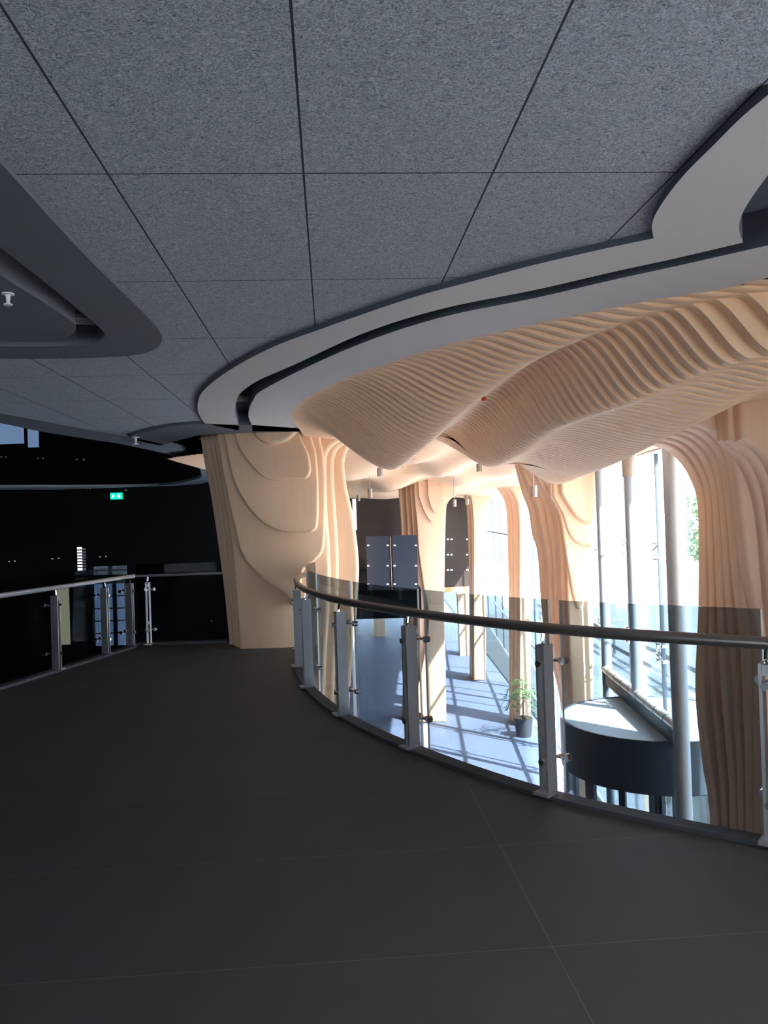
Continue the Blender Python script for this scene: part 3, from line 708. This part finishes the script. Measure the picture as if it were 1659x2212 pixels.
tag(bp.build('bracket_plate', M['tube']), 'small steel bracket plate with a round hole beside the thick steel column', 'bracket')

# ================================================================== PENDANT LAMPS
pend = [(1608, 888, 924, 6.35, .042, 'largest cylindrical pendant lamp, hanging by the tall ridged column at the right edge'),
        (1153, 1049, 1073, 11.8, .048, 'pendant lamp cylinder just left of the top of the second ridged column'),
        (821, 1010, 1029, 11.3, .045, 'pendant lamp cylinder under the left tip of the first ceiling fold'),
        (862, 995, 1009, 9.3, .040, 'pendant lamp cylinder half hidden behind the tip of the first ceiling fold'),
        (1035, 1002, 1019, 12.8, .045, 'pendant lamp cylinder under the tip of the second ceiling fold'),
        (799, 1056, 1076, 15.5, .045, 'pendant lamp cylinder above the pair of dark glass boards'),
        (774, 1070, 1082, 20.0, .045, 'pendant lamp cylinder closest to the massive column'),
        (981, 1079, 1094, 17.0, .045, 'pendant lamp cylinder just right of the freestanding column'),
        (1009, 1078, 1090, 20.5, .045, 'pendant lamp cylinder left of the furthest facade column'),
        (1054, 1073, 1080, 25.5, .045, 'smallest and furthest pendant lamp near the facade')]
for x, y0, y1, d_, r, l in pend:
    a, b = Pd(x, y0, d_), Pd(x, y1, d_); zt = max(zceil(a.x, d_), a.z+.02)+.02
    root = empty('pendant_lamp', l, 'lamp', 'cylindrical pendant lamps', (a.x, a.y, b.z))
    MB().tube([(0, 0, 0), (0, 0, a.z-b.z)], r, 18).build('shade', M['lamp'], root, True, loc=(0, 0, 0))
    MB().tube([(0, 0, a.z-b.z), (0, 0, zt-b.z)], .007, 8).build('rod', M['tube'], root, True, loc=(0, 0, 0))
    MB().tube([(0, 0, -.002), (0, 0, .004)], r*.8, 18).build('lens', M['white'], root, False, loc=(0, 0, 0))

# ================================================================== FAR MEZZANINE DETAILS
mz = MB(); mz.box((-.72, 18.6, -.33), (3.0, 1.1, .64)).box((-.95, 22.9, -.33), (2.5, 7.6, .64))
struct(mz, 'floor', M['blackm'])
def wall_rect(x0, y0, x1, y1, d_, th=.03):
    a = Pd(x0, y0, d_); b = Pd(x1, y1, d_)
    return MB().box(((a.x+b.x)/2, d_, (a.z+b.z)/2), (abs(b.x-a.x), th, abs(a.z-b.z)))
for x0, x1, y0, l in ((790, 843, 1159, 'dark reflective glass board on the far mezzanine, left of the pale strip'), (847, 904, 1157, 'dark reflective glass board on the far mezzanine, right of the pale strip')):
    root = empty('glass_board', l, 'panel', 'dark glass boards')
    wall_rect(x0, y0, x1, 1274, 17.97).build('board', M['board'], root)
    for x in (x0+5, x1-6):
        for y in (1178, 1222, 1262):
            wall_rect(x-2, y-1.5, x+3, y+1.5, 17.94, .03).build('fixing', M['white'], root)
tag(wall_rect(843.5, 1159, 846.5, 1274, 17.97, .05).build('pale_strip', M['wood2']), 'narrow pale upright strip between the two dark glass boards', 'post')
for x in (967, 975, 1009):
    for y in (1165, 1198, 1231):
        wall_rect(x-2, y-1.5, x+3, y+1.5, 26.93, .03).build('glass_fixing', M['white'], farwin)
struct(wall_rect(761, 1078, 771, 1145, 26.9, .03), 'window_30', M['lwhite'])

# ================================================================== LEFT VOID: signs, glowing mirror images, windows, dots
def black_wall_window(nm, x0, y0, x1, y1, mat, grid_=None):  # mirror image in the black glass, built as a glowing pane
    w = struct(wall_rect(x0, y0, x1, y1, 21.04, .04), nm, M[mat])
    if grid_:
        mb = MB(); a = Pd(x0, y0, 20.99); b = Pd(x1, y1, 20.99)
        for k in range(1, grid_[0]): x = a.x+(b.x-a.x)*k/grid_[0]; mb.box((x, 20.99, (a.z+b.z)/2), (.10, .04, abs(a.z-b.z)))
        for k in range(1, grid_[1]): z = a.z+(b.z-a.z)*k/grid_[1]; mb.box(((a.x+b.x)/2, 20.99, z), (abs(b.x-a.x), .04, .03))
        mb.build('window_frame', M['blackm'], w)
    return w
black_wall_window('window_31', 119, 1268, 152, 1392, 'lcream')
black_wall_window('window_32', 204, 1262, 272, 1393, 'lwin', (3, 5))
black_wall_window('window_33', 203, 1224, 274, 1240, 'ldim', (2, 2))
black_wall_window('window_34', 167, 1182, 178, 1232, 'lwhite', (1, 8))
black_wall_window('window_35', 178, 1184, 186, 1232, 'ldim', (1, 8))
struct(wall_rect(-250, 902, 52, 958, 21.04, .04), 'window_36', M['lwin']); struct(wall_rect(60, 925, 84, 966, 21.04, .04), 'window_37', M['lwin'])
ex = empty('exit_sign', 'small glowing green exit sign on the black wall', 'sign')
wall_rect(239, 1065, 264, 1078, 21.02, .06).build('sign_box', M['exitg'], ex)
# running figure and arrow of the emergency sign
sg = MB(); a = Pd(244.5, 1071.5, 20.985); k_ = .01
sg.tube([a+Vector((0, 0, .045)), a+Vector((0.001, 0, .046))], .014, 8)
for p, q in (((0, .03), (-.01, -.01)), ((-.01, -.01), (.03, -.04)), ((-.01, -.01), (-.04, -.04)), ((0, .02), (.035, .01)), ((0, .02), (-.03, .0))):
    sg.tube([a+Vector((p[0], 0, p[1])), a+Vector((q[0], 0, q[1]))], .007, 6)
sg.build('running_figure', M['exitw'], ex)
ar = MB(); c = Pd(256.5, 1071.5, 20.985)
ar.box(c+Vector((0, 0, .025)), (.03, .02, .05)); ar.prism([c+Vector((-.045, -.01, .0)), c+Vector((.045, -.01, 0)), c+Vector((0, -.01, -.05))], (0, .02, 0))
ar.build('arrow', M['exitw'], ex)
for x, y in ((3, 987), (13, 987), (82, 990), (93, 990), (166, 993), (181, 993), (187, 1055), (194, 1055), (272, 1059), (20, 1213), (32, 1212), (113, 1207), (127, 1206), (216, 1203), (229, 1202), (457, 1341)):
    wall_rect(x-1.6, y-1, x+1.6, y+1, 21.04, .03).build('glass_fixing', M['white'], blackwall)

# ================================================================== CEILING BITS
def sprinkler(px, py, z, l, s=1.0):
    p = Pz(px, py, z); root = empty('sprinkler', l, 'sprinkler', 'ceiling sprinklers', (p.x, p.y, z))
    MB().tube([(0, 0, 0), (0, 0, -.006*s)], .028*s, 16).build('flange', M['white'], root, loc=(0, 0, 0))
    MB().tube([(0, 0, 0), (0, 0, -.035*s), (0, 0, -.052*s)], [.012*s, .009*s, .008*s], 10).build('head', M['white'], root, True, loc=(0, 0, 0))
    MB().tube([(0, 0, -.05*s), (0, 0, -.056*s)], .02*s, 14).build('deflector', M['white'], root, loc=(0, 0, 0))
sprinkler(17, 634, ZP-.02, 'white sprinkler head on the dark panel inside the left ceiling recess')
sprinkler(293, 944, ZB, 'white sprinkler head on the grey band near the oval opening', 1.6)
def clip(px, py, l):
    p = Pz(px, py, ZB+.10); mb = MB()
    mb.box(p, (.20, .05, .02), .4).box(p+Vector((.02, .03, -.02)), (.16, .015, .03), .4).box(p+Vector((-.05, .0, -.015)), (.02, .07, .04), .4)
    tag(mb.build('slot_fitting', M['tubel']), l, 'fitting', 'fittings in the ceiling slots')
clip(525, 858, 'pale metal fitting in the ceiling slot above the massive column')
clip(842, 712, 'pale metal fitting in the middle of the long ceiling slot')
clip(160, 684, 'metal fitting in the slot of the left ceiling recess')
p = Pd(1045, 858, 6.3)
tag(MB().tube([p, p+Vector((.0, 0, -.03))], .018, 14).build('alarm_lamp', M['redlamp'], None, True), 'tiny red alarm lamp against the wooden ceiling fold', 'lamp')
p = Pz(541, 1411, 0)
tag(MB().box((p.x, p.y, .006), (.28, .12, .012), -.1).box((p.x, p.y, .014), (.2, .06, .006), -.1).build('floor_hatch', M['slab']), 'small dark floor hatch plate in front of the massive column', 'hatch')

# ================================================================== PLANT
pl = Vector((3.05, 18.4, ZG)); root = empty('potted_palm', 'spindly green potted palm by the third facade column', 'plant', loc=pl)
MB().tube([(0, 0, 0), (0, 0, .42)], [.17, .22], 20).build('pot', M['pot'], root, True, loc=(0, 0, 0))
MB().tube([(0, 0, .41), (0, 0, .43)], .20, 20).build('soil', M['soil'], root, loc=(0, 0, 0))
MB().tube([(0, 0, .42), (.02, 0, .9), (.0, .02, 1.2)], [.025, .018, .012], 8).build('stem', M['bark'], root, True, loc=(0, 0, 0))
for k in range(22):
    a_ = random.uniform(0, 6.28); L_ = random.uniform(.35, .6); h0 = random.uniform(.8, 1.25); mb = MB(); pts = []
    for t in range(7):
        s = t/6; pts.append(Vector((math.cos(a_)*L_*s, math.sin(a_)*L_*s, h0+.5*s-.75*s*s)))
    side = Vector((-math.sin(a_), math.cos(a_), 0))
    mb.tube(pts, .005, 5)
    for t in range(1, 7):
        for s in (-1, 1):
            q = pts[t]; e = q+side*s*.09+Vector((math.cos(a_)*.07, math.sin(a_)*.07, -.05)); u = (pts[t]-pts[t-1])*.10
            mb.add([q-u, q+u, e, q+Vector((0, 0, .004))], [(0, 1, 2), (0, 3, 2), (3, 1, 2)])
    mb.build('frond', M['leaf'], root, loc=(0, 0, 0))

# ================================================================== OUTDOORS
gr = empty('guard_rail', 'grey metal guard rail with two bars outside the glass facade', 'railing')
for z in (-2.77, -3.32):
    MB().box((8.2, 24, z+.05), (.06, 40, .14)).build('bar', M['drum'], gr)
for k in range(14):
    MB().box((8.2, 5+k*3, ZG+.4), (.08, .08, .85)).build('post', M['drum'], gr)
struct(MB().box((34, 45, ZG+.6), (.5, 120, 1.3)), 'wall_street', M['stone'])
for k, (tx, ty, h) in enumerate(((18.3, 46, 6.0),)):
    root = empty('tree', 'pale green tree outside, seen left of the tall ridged column', 'tree', None, (tx, ty, ZG))
    MB().tube([(0, 0, 0), (.1, 0, h*.5), (0, .1, h*.8)], [.2, .14, .08], 8).build('trunk', M['bark'], root, True, loc=(0, 0, 0))
    mb = MB()
    for q in range(900):
        u = Vector((random.gauss(0, 1), random.gauss(0, 1), random.gauss(0, 1))).normalized()*random.uniform(.5, 1)**.4
        c = Vector((u.x*1.6, u.y*1.6, h*.68+u.z*h*.32)); a_ = Vector((random.uniform(-1, 1), random.uniform(-1, 1), random.uniform(-1, 1)))*.22; b_ = Vector((random.uniform(-1, 1), random.uniform(-1, 1), random.uniform(-1, 1)))*.22
        mb.add([c-a_, c+b_, c+a_, c-b_], [(0, 1, 2, 3)])
    mb.build('foliage', M['tree'], root, loc=(0, 0, 0))
